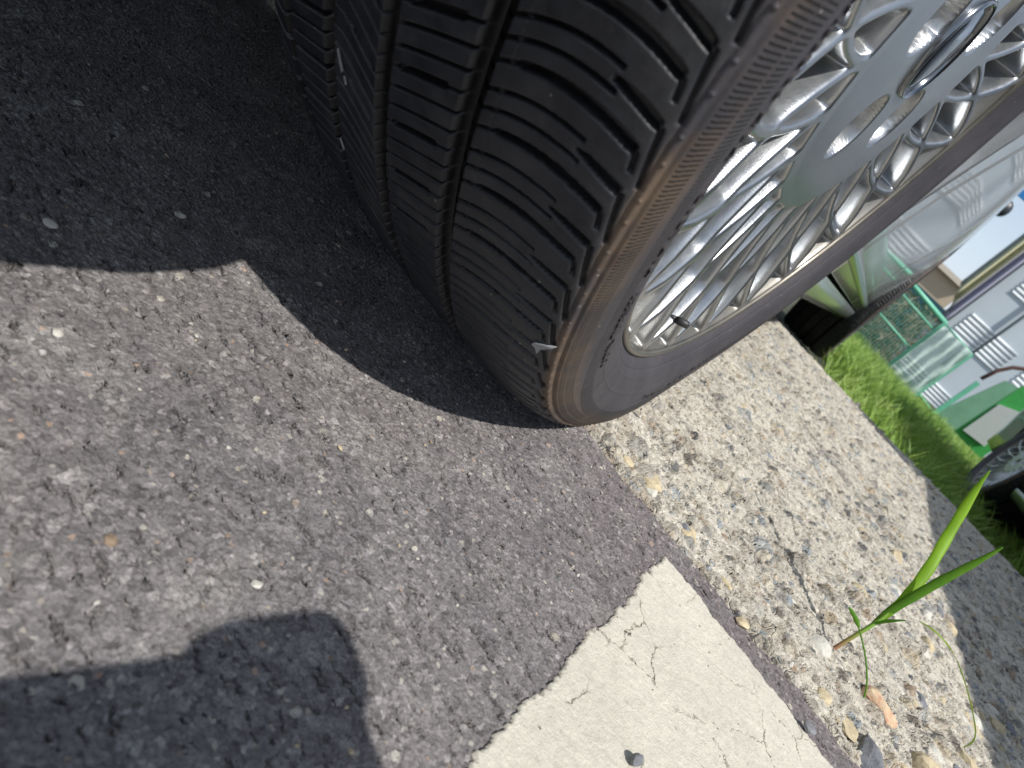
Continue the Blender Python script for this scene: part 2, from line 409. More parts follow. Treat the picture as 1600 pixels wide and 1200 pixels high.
stone(-.245, .150, .0034, 'white', 'flat pale chip on the shaded asphalt, left one of two near the shadow edge', .6, (1, .75, .4))
stone(-.263, .218, .0036, 'white', 'pointed pale chip on the shaded asphalt under the car, right one of two', 1.4, (1, .6, .5))
stone(-.182, .129, .0022, 'white', 'round pale pebble on sunlit asphalt below the car shadow', .2, (1, .9, .5))
stone(-.106, .221, .0020, 'cream', 'tiny cream chip on sunlit asphalt in the middle of the lane', .2, (1, .7, .5))
stone(-.061, .148, .0026, 'white', 'white chip at the tip of the rounded shadow', .9, (1, .7, .4))
stone(-.093, .111, .0025, 'brown', 'lumpy brown pebble with a dark spot on sunlit asphalt', .2, (1, .8, .7))
stone(.083, .262, .0042, 'grey', 'small grey pointed pebble lying on the cream painted line', .9, (1, .7, .7), z=.004)
stone(.216, .533, .0165, 'pink', 'salmon and cream stone at the foot of the thin weed sprig', -.1, (1, .62, .62), z=.004, seed=31)
stone(.157, .522, .013, 'white', 'angular white stone beside the base of the grass sprout', .5, (1, .75, .6), z=.003)
stone(.268, .520, .021, 'cream', 'large cream stone beyond the salmon stone near the bottom edge', -.2, (1, .6, .6), z=.004)
stone(.330, .610, .020, 'dark', 'dark slate stone on the concrete at the lower right corner', -.3, (1, .5, .4), z=.001)
stone(.300, .560, .017, 'white', 'pale elongated stone on the concrete near the bottom right', -.1, (1, .55, .4), z=.001)
stone(-.012, .475, .013, 'cream', 'knobbly cream lump of concrete at the asphalt joint near the tyre', .2, (1, .8, .6), z=.002, seed=5)
stone(.10, .452, .006, 'cream', 'cream chip lodged in the asphalt joint beside the painted line', .4, (1, .8, .6))
stone(.165, .425, .006, 'grey', 'grey flake at the edge of the painted line end', .4, (1, .7, .4), z=.004)
for k in range(46):
    x = rnd.uniform(-.2, .03); y = rnd.uniform(.09, .44)
    if y < .12 and x < -.1: continue
    stone(x, y, rnd.uniform(.0007, .0016), rnd.choice(['white', 'cream', 'grey', 'brown', 'white']), 'tiny grit pebble scattered on the asphalt of the lane', rnd.uniform(0, 3),
          group='grit pebbles scattered on the asphalt', cat='pebble', name='pebble')
for k in range(230):
    x = rnd.uniform(-.04, .42); y = .468 + .5 * rnd.random() ** 1.7
    stone(x, y, rnd.uniform(.0025, .0085) * (1 + .8 * (x > .18)), rnd.choice(['white', 'cream', 'grey', 'brown', 'cream', 'cream', 'white']), 'small pebble bedded in the rough concrete path', rnd.uniform(0, 3),
          sq=(1, rnd.uniform(.6, .9), rnd.uniform(.4, .7)), group='pebbles bedded in the rough concrete path', cat='pebble', name='pebble', z=.002)

# ================================================================== WHEEL
WX, WY, WZ = -.0694, .4824, .3247
def tyre_mesh():
    # profile (x, r) from the outer bead over the tread to the inner bead
    out = [(-.024, .2500), (-.0165, .2560), (-.0125, .2590), (-.0085, .2640), (-.0055, .2690), (-.0030, .2760), (-.0010, .2860), (0, .2960), (-.0002, .3040), (-.0010, .3090),
           (-.0025, .3135), (-.0045, .3175), (-.0065, .3203), (-.0095, .3228), (-.0150, .3252), (-.025, .3282), (-.042, .3308), (-.067, .3333), (-.095, .3348), (-.122, .3354)]
    full = out + [(-.244 - x, r) for x, r in out[::-1][1:]]
    P = np.array(full)
    # Chaikin smoothing
    for _ in range(2):
        Q = np.empty((2 * (len(P) - 1), 2)); Q[0::2] = P[:-1] * .75 + P[1:] * .25; Q[1::2] = P[:-1] * .25 + P[1:] * .75
        P = np.vstack([P[:1], Q, P[-1:]])
    sl = np.concatenate([[0], np.cumsum(np.hypot(*np.diff(P, axis=0).T))]); L = sl[-1]
    s_in = L - .085
    ss = warpgrid([(0, .055, .0008), (.055, .150, .00056), (.135, s_in, .0008), (s_in, L, .004)])
    px = np.interp(ss, sl, P[:, 0]); pr_ = np.interp(ss, sl, P[:, 1])
    tx = np.gradient(px, ss); tr = np.gradient(pr_, ss); nn = np.hypot(tx, tr); nx = tr / nn; nr = -tx / nn   # outward normal
    deg = warpgrid([(-150, -25, .6), (-25, 0, .2), (0, 30, .14), (30, 90, .085), (90, 115, .25), (115, 210, .6)])[:-1]
    th = np.radians(deg)
    W_ = (-px * 1000)[None, :] + 0 * th[:, None]; R_ = pr_[None, :] + 0 * th[:, None]; TH = th[:, None] + 0 * px[None, :]
    # pitch phase in mm
    N = 84; PT = 25.06; ph = N * TH / (2 * PI) * PT - 5.9
    def lines(a, p, off):   # signed distance to the nearest line of the family
        return (a - off + p / 2) % p - p / 2
    D = np.zeros_like(W_)
    def cut(mask_d, hw, depth, soft=.95):
        nonlocal D
        D = np.maximum(D, depth * sstep(hw + soft * .5, hw - soft * .5, mask_d))
    for c0, hw in ((70, 4.5), (117, 4.1), (159, 4.0), (205, 4.3)):
        cut(np.abs(W_ - c0), hw, 8.0, 1.4)
    def win(a, b, s=.5): return sstep(a - s, a + s, W_) * sstep(b + s, b - s, W_)
    # --- outer shoulder rib
    c1 = np.where(W_ > 30, -9.0 * ((np.clip(W_, 30, 68) - 30) / 34) ** 2, -3.5 * ((30 - np.clip(W_, 8, 30)) / 20) ** 2)
    a1 = ph - c1
    d0 = np.abs(lines(a1, PT, 0)); dB = np.abs(lines(a1, PT, 7.6)); dA = np.abs(lines(a1, PT, 14.8)); dG = np.abs(lines(a1, PT, 10.8))
    wd = np.interp(W_, [10, 14, 30, 57], [1.2, 1.9, 1.8, 1.2])
    cut(d0 + 9 * (1 - win(11.2, 57, .4)), wd, 5.6)
    cut(d0 + 9 * (1 - win(55, 66, .4)), .55, 4)
    cut(dA + 9 * (1 - win(25.5, 66, .4)), .62, 4.2); cut(dB + 9 * (1 - win(24.5, 66, .4)), .62, 4.2)
    cut(dG + 9 * (1 - win(9.2, 27.5, .4)), np.interp(W_, [9, 12, 22, 27], [1.5, 1.9, 1.5, .7]), 5)
    r0 = lines(ph, PT, -3.2 - 3.4); cut(np.abs(W_ - 10.6 - .18 * r0) + 9 * (1 - sstep(4.2, 3.6, np.abs(r0))), .60, 2.6)
    rG = lines(ph, PT, 10.8 - 3.6 - 11.0); cut(np.abs(W_ - 7.4 - .135 * rG) + 9 * (1 - sstep(11.6, 11.0, np.abs(rG))), .62, 2.6)
    # --- rib two
    u = np.clip((118 - W_) / 43, 0, 1); a2 = ph - 18 * u ** .85
    w2 = win(72, 115)
    d = np.abs(lines(a2, PT, 3)); cut(d + 9 * (1 - win(82, 109, .4)), 1.5, 5.2); cut(d + 9 * (1 - w2), .5, 3.6)
    cut(np.abs(lines(a2, PT, 11.3)) + 9 * (1 - w2), .58, 4); cut(np.abs(lines(a2, PT, 19.6)) + 9 * (1 - w2), .58, 4)
    # --- rib three (swept the other way)
    u = np.clip((148 - W_) / 28, 0, 1); a3 = ph + 11 * u ** 1.2; w3 = win(119, 157)
    d = np.abs(lines(a3, PT, 5)); cut(d + 9 * (1 - win(124, 142, .4)), 1.3, 5); cut(d + 9 * (1 - w3), .5, 3.6)
    cut(np.abs(lines(a3, PT, 13.3)) + 9 * (1 - w3), .55, 4); cut(np.abs(lines(a3, PT, 21.6)) + 9 * (1 - w3), .55, 4)
    # --- rib four
    u = np.clip((203 - W_) / 42, 0, 1); a4 = ph - 17 * u ** .85; w4 = win(161, 203)
    for k, h in ((2, 1.2), (10.3, .58), (18.6, .58)): cut(np.abs(lines(a4, PT, k)) + 9 * (1 - w4), h, 4.2)
    # --- inner shoulder
    for k, h in ((0, 1.4), (12.5, .7)): cut(np.abs(lines(ph, PT, k)) + 9 * (1 - win(208, 234)), h, 4.5)
    tread = (W_ > 5.2) & (W_ < 242.5) & (R_ > .315)
    D = np.where(tread, D, 0)
    # wear on the block surfaces, rounded block edges
    n1 = fbm(ph * .16 + 40, W_ * .16, 4); D = D + np.where(tread, .22 * (n1 - .5), 0)
    # --- sidewall relief (mm, negative = raised)
    side = (W_ < 30) & ~((R_ > .3215))
    def band(r0_, r1_, s=.0004): return sstep(r0_ - s, r0_ + s, R_) * sstep(r1_ + s, r1_ - s, R_)
    q = lines(ph, PT, 0); q2 = lines(ph, PT, 7.)
    SD = np.zeros_like(D)
    SD += .9 * band(.3186, .3196) - .5 * band(.3168, .3184)            # groove and bead ring under the tread edge
    SD -= .7 * band(.3168, .3184, .0002) * np.maximum(sstep(.7, .3, np.abs(q + 3)), sstep(.7, .3, np.abs(q2)))
    SD += .7 * band(.3146, .3157)
    SD -= .35 * band(.3096, .3140)
    SD -= .55 * band(.2800, .2808) + .4 * band(.2686, .2692)
    SD += .5 * band(.2632, .2642)
    SD += .12 * (fbm(ph * .3, R_ * 1500, 3) - .5)
    D = D + np.where(W_ < 30, SD, 0) * (R_ > .258)
    D *= .001
    X = px[None, :] - nx[None, :] * D; RR = pr_[None, :] - nr[None, :] * D
    # shape near the ground
    cs = np.cos(TH); bulge = np.exp(-(TH / .30) ** 2) * np.exp(-((R_ - .300) / .022) ** 2)
    X = X + .0050 * bulge * np.where(px[None, :] > -.122, 1, -1)
    Yc = -RR * np.sin(TH); Zc = -RR * np.cos(TH)
    zmin = -WZ + .0012
    over = np.clip(zmin - Zc, 0, None); Zc = np.where(over > 0, zmin - .10 * np.minimum(over, .004) + 0.0003, Zc)
    V = np.stack([X, Yc, Zc], -1).reshape(-1, 3)
    uv = np.stack([TH / (2 * PI), R_ * 1.0], -1).reshape(-1, 2)
    Fq = gridF(len(th), len(ss), True)[:, ::-1]
    me = mesh_from('tyre', V, Fq, True, None)
    # attributes for the shader: angle (periodic as sin/cos), radius and x
    for nm, arr in (('ang', TH), ('rad', R_), ('wid', W_), ('dep', D)):
        at = me.attributes.new(nm, 'FLOAT', 'POINT'); at.data.foreach_set('value', arr.astype(np.float32).ravel())
    return me
def rubber_mat():
    t = NT('tyre_rubber'); o = t.coord()
    A = lambda n_: (lambda x: (setattr(x, 'attribute_name', n_), x.outputs['Fac'])[1])(t.n('Attribute'))
    ang, rad, wid = A('ang'), A('rad'), A('wid')
    n_b = t.noise(22, 6, .65); n_f = t.noise(260, 5, .7); n_m = t.noise(70, 6, .7)
    tread = t.ramp(n_m, [(.3, S('1b1c20')), (.7, S('2d2f34'))])
    tread = t.mix(t.math('MULTIPLY', t.mr(t.noise(35, 6, .7, dist=.5), .52, .70), .35), tread, S('4a4a4a'))
    sidec = t.ramp(n_b, [(.3, S('353439')), (.7, S('484549'))])
    brown = t.ramp(t.noise(40, 6, .7), [(.3, S('4d3f35')), (.7, S('73614f'))])
    # dried mud clings to the outer ridges of the sidewall
    mudr = t.math('MULTIPLY', t.mr(rad, .297, .3065), t.mr(rad, .3212, .3190))
    mudn = t.mr(t.math('ADD', t.noise(14, 5, .6), t.math('MULTIPLY', n_m, .35)), .55, .74)
    mud = t.math('MULTIPLY', mudr, mudn)
    isout = t.mr(wid, 30, 20)
    sw = t.mr(rad, .3222, .3192)
    sd = t.mix(t.math('MULTIPLY', mud, .85), sidec, brown)
    base = t.mix(sw, tread, sd)
    base = t.mix(t.mr(A('dep'), .0004, .0020, 0, .85), base, S('161618'))  # deeper is darker: groove shade put in colour, plus blacker unworn rubber
    # dust specks
    cc = t.n('SeparateColor'); t.l(t.vor(260, out='Color'), cc.inputs[0])
    sp = t.math('MULTIPLY', t.mr(t.vor(260), .16, .10), t.mr(cc.outputs[0], .965, .97))
    base = t.mix(t.math('MULTIPLY', sp, .7), base, S('a5a298'))
    # fine radial hatching in two bands
    wave = t.math('SINE', t.math('MULTIPLY', ang, 1000.))
    b1 = t.math('MULTIPLY', t.mr(rad, .3035, .3040), t.mr(rad, .3128, .3123))
    ctr = t.math('ADD', .2945, t.math('MULTIPLY', t.math('SINE', t.math('ADD', t.math('MULTIPLY', ang, 5.), .6)), .0050))
    dd = t.math('ABSOLUTE', t.math('SUBTRACT', rad, ctr))
    b2 = t.mr(dd, .0048, .0043)
    hb = t.math('MULTIPLY', t.math('MULTIPLY', t.math('MAXIMUM', b1, b2), t.mr(wave, -.1, .5)), isout)
    # short scored dashes below
    h = t.math('ADD', t.math('MULTIPLY', hb, -.0009), t.math('MULTIPLY', n_f, .00022))
    h = t.math('ADD', h, t.math('MULTIPLY', t.noise(1100, 3, .6), .00006))
    rough = t.mr(n_m, .3, .7, .40, .62)
    rough = t.mix(sw, t.mr(n_m, .3, .7, .36, .58), t.mr(n_m, .3, .7, .62, .80))
    base = t.mix(t.math('MULTIPLY', hb, .9), base, S('161414'))  # shade of the hatch grooves put into the colour
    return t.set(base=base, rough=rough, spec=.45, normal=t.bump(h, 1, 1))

# rim: opening lattice -------------------------------------------------------
NSP = 25
def sd_open(R_, PHI):
    """signed depth inside the openings in metres: two crossing families of spokes leave the holes between them"""
    st = 2 * PI / NSP
    f = np.clip((R_ - .117) / (.2515 - .117), 0, 1.05) ** 1.18 * st
    hw = np.interp(R_, [.113, .15, .19, .23, .25], [.0030, .0027, .0030, .0036, .0042])
    def fam(sg):
        d = (PHI - math.radians(-3.5) + st / 2 - sg * f + st / 2) % st - st / 2
        return np.abs(d) * R_ * .94 - hw
    ds = [fam(1), fam(-1), R_ - .1210, .2503 - R_]
    k = 620.
    return -np.log(sum(np.exp(-np.clip(d, -.02, .03) * k) for d in ds)) / k
def rim_mesh():
    rr = warpgrid([(.030, .112, .002), (.112, .2515, .0007)])
    def angs():
        d = warpgrid([(-180, 30, .18), (30, 180, .22)])[:-1]; return np.radians(d)
    ph = angs()
    PH, R_ = np.meshgrid(ph, rr, indexing='ij')
    face = np.interp(rr, [.03, .06, .11, .13, .18, .225, .2515], [-.031, -.0305, -.0305, -.030, -.0255, -.0185, -.0165])
    X = face[None, :] + 0 * PH
    sdv = sd_open(R_, PH)
    # rounded bevel then a steep draughted wall
    dep = np.where(sdv > -.0022, .0011 * np.clip((sdv + .0022) / .0022, 0, 1) ** 2 + np.clip(sdv, 0, None) * 4.5 + np.clip(sdv - .0012, 0, None) * 6, 0)
    # crowns on the spokes
    X = X - np.minimum(dep, .075)
    # lug wells
    for k in range(5):
        a = math.radians(-176 + 72 * k); cy, cz = .0625 * math.cos(a), .0625 * math.sin(a)
        d = .0212 - np.hypot(R_ * np.cos(PH) - cy, R_ * np.sin(PH) - cz)
        X = X - np.where(d > -.002, np.minimum(.0009 * np.clip((d + .002) / .002, 0, 1) ** 2 + np.clip(d, 0, None) * 5.5, .030), 0)
    Y = R_ * np.cos(PH); Z = R_ * np.sin(PH)
    V = np.stack([X, Y, Z], -1).reshape(-1, 3)
    Fq = gridF(len(ph), len(rr), True)[:, ::-1]
    deep = (dep.ravel() > .034); keep = ~(deep[Fq].all(1)); Fq = Fq[keep]
    return V, Fq
def build_wheel(parent):
    V, Fq = rim_mesh()
    # flange, barrel
    mb = MB(); mb.lathe([(-.0165, .2515), (-.0150, .2520), (-.0140, .2530), (-.0137, .2545), (-.0142, .2560), (-.0155, .2568), (-.0180, .2570), (-.024, .256), (-.024, .252)], 256)
    n0 = len(V); V2 = np.array(mb.v); F2 = np.array(mb.f) + n0
    bb = MB(); bb.lathe([(-.0175, .2516), (-.05, .245), (-.09, .236), (-.22, .234), (-.235, .256)], 128)
    n1 = n0 + len(V2); V3 = np.array(bb.v); F3 = np.array(bb.f) + n1
    me = mesh_from('wheel', np.vstack([V, V2, V3]), np.vstack([Fq, F2, F3]))
    t = NT('silver_alloy'); n = t.noise(60, 5, .7); o = t.coord(); g = t.sep(o)
    rad = t.math('SQRT', t.math('ADD', t.math('MULTIPLY', g[1], g[1]), t.math('MULTIPLY', g[2], g[2])))
    base = t.ramp(n, [(.3, S('9fa2a5')), (.7, S('b0b3b6'))])
    dst = t.math('MULTIPLY', t.math('ADD', t.mr(rad, .235, .252), t.mr(g[0], -.032, -.046, 0, .9), clamp=True), t.mr(t.noise(40, 5, .7), .3, .7, .25, .8))
    base = t.mix(dst, base, S('857f71'))
    base = t.mix(t.mr(rad, .2485, .2505), base, S('6e6a62'))
    mat = t.set(base=base, metal=t.math('SUBTRACT', .92, t.math('MULTIPLY', dst, .6)), rough=t.math('ADD', t.mr(n, .3, .7, .27, .36), t.math('MULTIPLY', dst, .25)),
                coat=.25, coatr=.12, normal=t.bump(t.noise(700, 3, .6), .25, .0004))
    wh = obj('wheel', me, mat, parent)
    obj('tyre', tyre_mesh(), rubber_mat(), wh)
    chrome = simple('bright_chrome', (.7, .71, .73, 1), .10, 1., .05, 40)
    c = MB(); c.lathe([(-.031, .0318), (-.0285, .0312), (-.028, .0298), (-.0305, .0285), (-.0325, .0280)], 96)
    c.lathe([(-.0325, .0281), (-.0300, .024), (-.0285, .015), (-.0280, .0005)], 96)
    c.build('center_cap', simple('cap_finish', S('6d7176'), .16, .95, .1, 60, coat=.5), wh, True)
    bd = MB(); bd.lathe([(-.092, .08), (-.092, .165), (-.104, .165), (-.104, .08)], 96); bd.lathe([(-.060, .075), (-.075, .082), (-.104, .082)], 64); bd.lathe([(-.062, .02), (-.060, .076)], 64)
    tb = NT('brake_metal'); g2 = tb.sep(tb.coord())
    ra = tb.math('SQRT', tb.math('ADD', tb.math('MULTIPLY', g2[1], g2[1]), tb.math('MULTIPLY', g2[2], g2[2])))
    rg = tb.math('SINE', tb.math('MULTIPLY', ra, 3500.))
    bd.build('brake_disc', tb.set(base=tb.ramp(tb.noise(50, 5, .6), [(.3, S('6e6455')), (.7, S('8a8374'))]), metal=.5, rough=.5, normal=tb.bump(rg, .3, .0002)), wh, True)
    cp = MB()
    for i, a0 in enumerate(np.linspace(-40, 40, 9)): pass
    cv = []
    for x in (-.078, -.125):
        for r in (.10, .182):
            for a in np.radians(np.linspace(150, 215, 16)): cv.append((x, r * math.cos(a), r * math.sin(a)))
    fq = []
    for k in range(15):
        fq += [(k, k + 1, 16 + k + 1, 16 + k), (16 + k, 17 + k, 49 + k, 48 + k), (k + 1, k, 32 + k, 33 + k), (33 + k, 32 + k, 48 + k, 49 + k)]
    fq += [(0, 16, 48, 32), (15, 47, 63, 31)]
    cp.add(cv, fq); cp.build('brake_caliper', simple('caliper_paint', S('8c8a80'), .5, .3), wh)
    for k in range(5):
        a = math.radians(-176 + 72 * k); y, z = .0625 * math.cos(a), .0625 * math.sin(a)
        nb = MB(); V_ = []; Fh = []
        for i, (x, r) in enumerate([(-.064, .0095), (-.046, .0095), (-.0435, .008), (-.0425, .003)]):
            for j in range(6): V_.append((x, y + r * math.cos(j * PI / 3), z + r * math.sin(j * PI / 3)))
        for i in range(3):
            for j in range(6): Fh.append((i * 6 + j, (i + 1) * 6 + j, (i + 1) * 6 + (j + 1) % 6, i * 6 + (j + 1) % 6))
        Fh.append((18, 19, 20, 21, 22, 23)); nb.add(V_, Fh); nb.build('lug_nut', chrome, wh)
    # valve
    a = math.radians(-94); vy, vz = .2300 * math.cos(a), .2265 * math.sin(a)
    vb = MB(); iy, iz = -math.cos(a), -math.sin(a)
    p = lambda k, x: (x, vy + iy * k, vz + iz * k)
    vb.tube([p(-.004, -.034), p(0, -.030), p(.004, -.023), p(.0055, -.019)], [.0036, .0032, .0025, .0022], 16)
    vb.tube([p(.0054, -.0195), p(.0065, -.0165), p(.0085, -.0105)], [.0029, .0031, .0028], 10)
    vb.build('valve_stem', simple('valve_rubber', S('2a2a2c'), .5), wh, True)
    # raised sidewall lettering, wrapped round the tyre
    def letters(txt, r0, size, a_start, a_dir=1):
        cu = bpy.data.curves.new('lettering', 'FONT'); cu.body = txt; cu.size = size; cu.extrude = .0006; cu.resolution_u = 2
        cu.space_character = 1.18
        to = bpy.data.objects.new('lettering', cu); col.objects.link(to)
        dg = bpy.context.evaluated_depsgraph_get(); me_ = bpy.data.meshes.new_from_object(to.evaluated_get(dg))
        bpy.data.objects.remove(to); co = np.empty(len(me_.vertices) * 3, np.float32); me_.vertices.foreach_get('co', co); co = co.reshape(-1, 3)
        r = r0 + co[:, 1]; a_ = a_start - co[:, 0] / r0
        prx = np.interp(r, [.259, .264, .269, .276, .286, .296], [-.0125, -.0085, -.0055, -.0030, -.0010, 0])
        thg = -PI / 2 - a_   # angle from the bottom, for the bulge near the ground
        th_ = np.arctan2(-np.cos(a_), -np.sin(a_))
        bu = .0050 * np.exp(-(th_ / .30) ** 2) * np.exp(-((r - .300) / .022) ** 2)
        nc = np.stack([prx + bu + .0003 + co[:, 2], r * np.cos(a_), r * np.sin(a_)], -1).astype(np.float32)
        me_.vertices.foreach_set('co', nc.ravel()); me_.update(); me_.materials.clear()
        return me_
    lm = simple('lettering_rubber', S('393638'), .6)
    obj('sidewall_lettering', letters('RADIAL  TUBELESS    MAX LOAD    MAX PRESSURE', .2800, .0080, math.radians(236)), lm, wh)
    obj('sidewall_lettering', letters('TREADWEAR   TRACTION   TEMPERATURE', .2845, .0062, math.radians(-60)), lm, wh)
    return wh

def on_tread(wmm, deg, lift=.001):
    r = np.interp(wmm, [0, 1, 2.5, 4.5, 6.5, 9.5, 15, 25, 42, 67, 95, 122], [.3040, .3090, .3135, .3175, .3203, .3228, .3252, .3282, .3308, .3333, .3348, .3354]) + lift
    t_ = math.radians(deg); return Vector((WX - wmm / 1000, WY - r * math.sin(t_), WZ - r * math.cos(t_)))
def flake(pts, lift, label, mat, cat='flake'):
    n = len(pts); V = [on_tread(a, b, lift) for a, b in pts] + [on_tread(a, b, lift - .0008) for a, b in pts]
    o = MB().add(V, [tuple(range(n)), tuple(range(n, 2 * n))[::-1]] + [(i, n + i, n + (i + 1) % n, (i + 1) % n) for i in range(n)]).build('flake', mat)
    return tag(o, label, cat)
fm_ = simple('pale_chip', S('85878a'), .6, 0, .15, 200)
flake([(5.0, 46.3), (8, 46.3), (12.8, 46.0), (13.4, 45.6), (11.6, 45.3), (10.4, 44.6), (9.4, 45.5), (6.0, 46.0)], .0012, 'pale grey ragged chip stuck on the tyre shoulder near the ground', fm_)
flake([(144.6, 53.4), (145.2, 53.2), (148.4, 54.6), (148.0, 54.8)], .0012, 'longest of three pale slivers stuck on a dark inner rib of the tyre tread', fm_)
flake([(141.8, 52.6), (142.4, 52.5), (143.4, 53.1), (143, 53.2)], .0012, 'short pale sliver below the longest one on the tyre tread', fm_)
flake([(150.4, 45.0), (151.0, 44.9), (153, 45.9), (152.5, 46.0)], .0012, 'lone pale sliver low on the inner rib of the tyre tread', fm_)
# ================================================================== CAR
CARC = -.97; HW = .93
DXZ = ([.10, .155, .206, .245, .30, .36, .45, .55, .65, .75, .85, .92], [.075, .058, .049, .0435, .039, .031, .012, .002, .000, .006, .020, .045])
def car_body_parts(parent, paint, drop):
    """body built with its right side facing +x at x = -.04; 'drop' tips the far end down"""
    y0, y1 = -.52, 4.06; ARC = ((.500, .350), (WY + 2.8, .383)); RA = .383
    st = list(np.linspace(y0, y1, 120))
    for a, RA in ARC: st += [a + RA * math.sin(t) for t in np.linspace(-PI / 2, PI / 2, 41)] + [a - RA - .0015, a + RA + .0015]
    for sm_ in (.95, 2.02, 2.86): st += [sm_ - .004, sm_ - .002, sm_ + .002, sm_ + .004]
    st = np.array(sorted(set(np.round(st, 5))))
    def top(y): return np.interp(y, [-.52, -.40, .1, .5, 1.0, 1.6, 2.2, 2.95, 3.6, 4.0, 4.06], [.80, .99, 1.02, 1.22, 1.43, 1.46, 1.42, 1.00, .92, .78, .62])
    def zlow(y):
        b = np.interp(y, [-.52, .0, .095, .118, .134, .1495, .86, .87, 2.9, 2.91, 4.06], [.27, .232, .225, .231, .243, .262, .206, .206, .206, .22, .26])
        for a, RA in ARC:
            if abs(y - a) < RA: b = max(b, .33 + math.sqrt(RA ** 2 - (y - a) ** 2) * 1.0)
        return b
    NB = 16; NGl = 6; NR = 6
    rows = []
    for y in st:
        zt = top(y); belt = min(.92, zt - .06); zl = zlow(y)
        e = max(0, (y0 + .42 - y) / .42, (y - (y1 - .5)) / .5); inset = .16 * e ** 2.2 * 1.3
        seam = .006 if any(abs(y - s_) < .0025 for s_ in (.95, 2.02, 2.86)) else 0
        r = []
        zb = np.linspace(0, 1, NB) ** .8
        r.append((.085, zl + .002)); r.append((.02 + np.interp(zl, *DXZ), zl))
        for k in zb:
            z = zl + (belt - zl) * k; zr = z if z < .55 else .55 + (z - .55) * (.92 - .55) / max(.05, belt - .55)
            fl = 0
            r.append((np.interp(zr, *DXZ) + seam + fl, z))
        g = max(0, (zt - .98) / .46)
        for k in np.linspace(0, 1, NGl + 1)[1:]:
            r.append((.045 + (.06 + .20 * g) * k + .01, belt + (zt - .05 - belt) * k))
        bx = .055 + .06 + .20 * g
        for k in np.linspace(0, 1, NR + 1)[1:]:
            r.append((bx + (HW - bx) * k, zt - .05 + .05 * math.sin(PI / 2 * k)))
        rows.append([(CARC + max(0, HW - inset * (1 - .0) - dx) , y, z) if dx < HW else (CARC, y, z) for dx, z in r])
    A = np.array(rows)                     # ns x nr x 3
    nr_ = A.shape[1]
    B = A[:, ::-1].copy(); B[:, :, 0] = 2 * CARC - B[:, :, 0]
    full = np.concatenate([A, B[:, 1:]], 1)
    full[:, :, 2] -= drop * (full[:, :, 1] - WY)
    ns, nf = full.shape[:2]; V = full.reshape(-1, 3); Fq = gridF(ns, nf)
    i = Fq[:, 0] // nf; j = Fq[:, 0] % nf
    ym = (st[np.minimum(i, ns - 1)]); jj = np.minimum(j, nf - 2 - j)
    glz = (jj >= 2 + NB - 1) & (jj < 2 + NB - 1 + NGl - 1) & (ym > .75) & (ym < 2.80) & (np.abs(ym - 1.72) > .04)
    def sub(mask):
        f = Fq[mask]; u, inv = np.unique(f, return_inverse=True); return V[u], inv.reshape(f.shape)
    v, f = sub(~glz); cap = [full[0], full[-1]]
    v = list(map(tuple, v)); f = [tuple(q) for q in f]
    for ci, c in enumerate(cap):
        o_ = len(v); v += [tuple(x) for x in c]; q = tuple(range(o_, o_ + len(c))); f.append(q if ci == 0 else q[::-1])
    body = obj('body', mesh_from('body', np.array(v), f), paint, parent)
    bpm = body.data
    gl = simple('car_glass', S('15181b'), .04, 0, .05, 5, spec=.8)
    for side in (0, 1):
        v, f = sub(glz & ((j < nr_ - 1) if side == 0 else (j >= nr_ - 1))); obj('window', mesh_from('window', v, f), gl, parent)
    dark = simple('dark_plastic', S('232427'), .6, 0, .15, 60)
    zt_ = lambda y, z: z - drop * (y - WY)
    RA = .383
    for sgn in (1, -1):
        X0 = lambda dx: CARC + sgn * (HW - dx)
        # rocker panel below the door gap
        prof = [(.085, .1985), (.053, .1980), (.0500, .195), (.0515, .180), (.0545, .165), (.064, .152), (.12, .148)]
        ysr = np.linspace(WY + RA - .005, WY + 2.8 - RA + .005, 30); P_ = []
        for y in ysr:
            fl = .02 * sstep(.25, 0., abs(y - ysr[-1])) * 0
            P_.append([(X0(dx - fl), y, zt_(y, z)) for dx, z in prof])
        P_ = np.array(P_); ff = gridF(len(ysr), len(prof)); obj('rocker_panel', mesh_from('rocker_panel', P_.reshape(-1, 3), ff), paint, parent)
        tp = [(.052, .227), (.0410, .229), (.0395, .237), (.0400, .246), (.050, .249)]
        P_ = np.array([[(X0(dx), y, zt_(y, z)) for dx, z in tp] for y in np.linspace(WY + RA + .012, WY + 2.8 - RA - .01, 24)])
        obj('trim_strip', mesh_from('trim_strip', P_.reshape(-1, 3), gridF(24, len(tp))), chrome_trim, parent)
        for a, RA in ARC:
            L_ = MB(); n = 40; vv = []; ff = []
            for xk, dx in enumerate((.070, .34)):
                for r_ in (RA - .002,):
                    for k in range(n + 1):
                        t_ = math.radians(-10 + 200 * k / n); yy = a + r_ * math.cos(t_)
                        vv.append((X0(dx), yy, zt_(yy, max(.265, .33 + r_ * math.sin(t_)))))
            for k in range(n): ff.append((k, k + 1, n + 2 + k, n + 1 + k))
            cidx = len(vv); vv.append((X0(.34), a, zt_(a, .33)))
            for k in range(n): ff.append((n + 1 + k, n + 2 + k, cidx))
            L_.add(vv, ff); L_.build('wheel_arch_liner', dark, parent, True)
    ub = MB(); Y0 = -.45
    segs = [(-.45, .02, HW - .12), (WY - RA, WY + RA, HW - .36), (WY + RA, WY + 2.8 - RA, HW - .10), (WY + 2.8 - RA, WY + 2.8 + RA, HW - .36), (WY + 2.8 + RA, 3.95, HW - .12)]
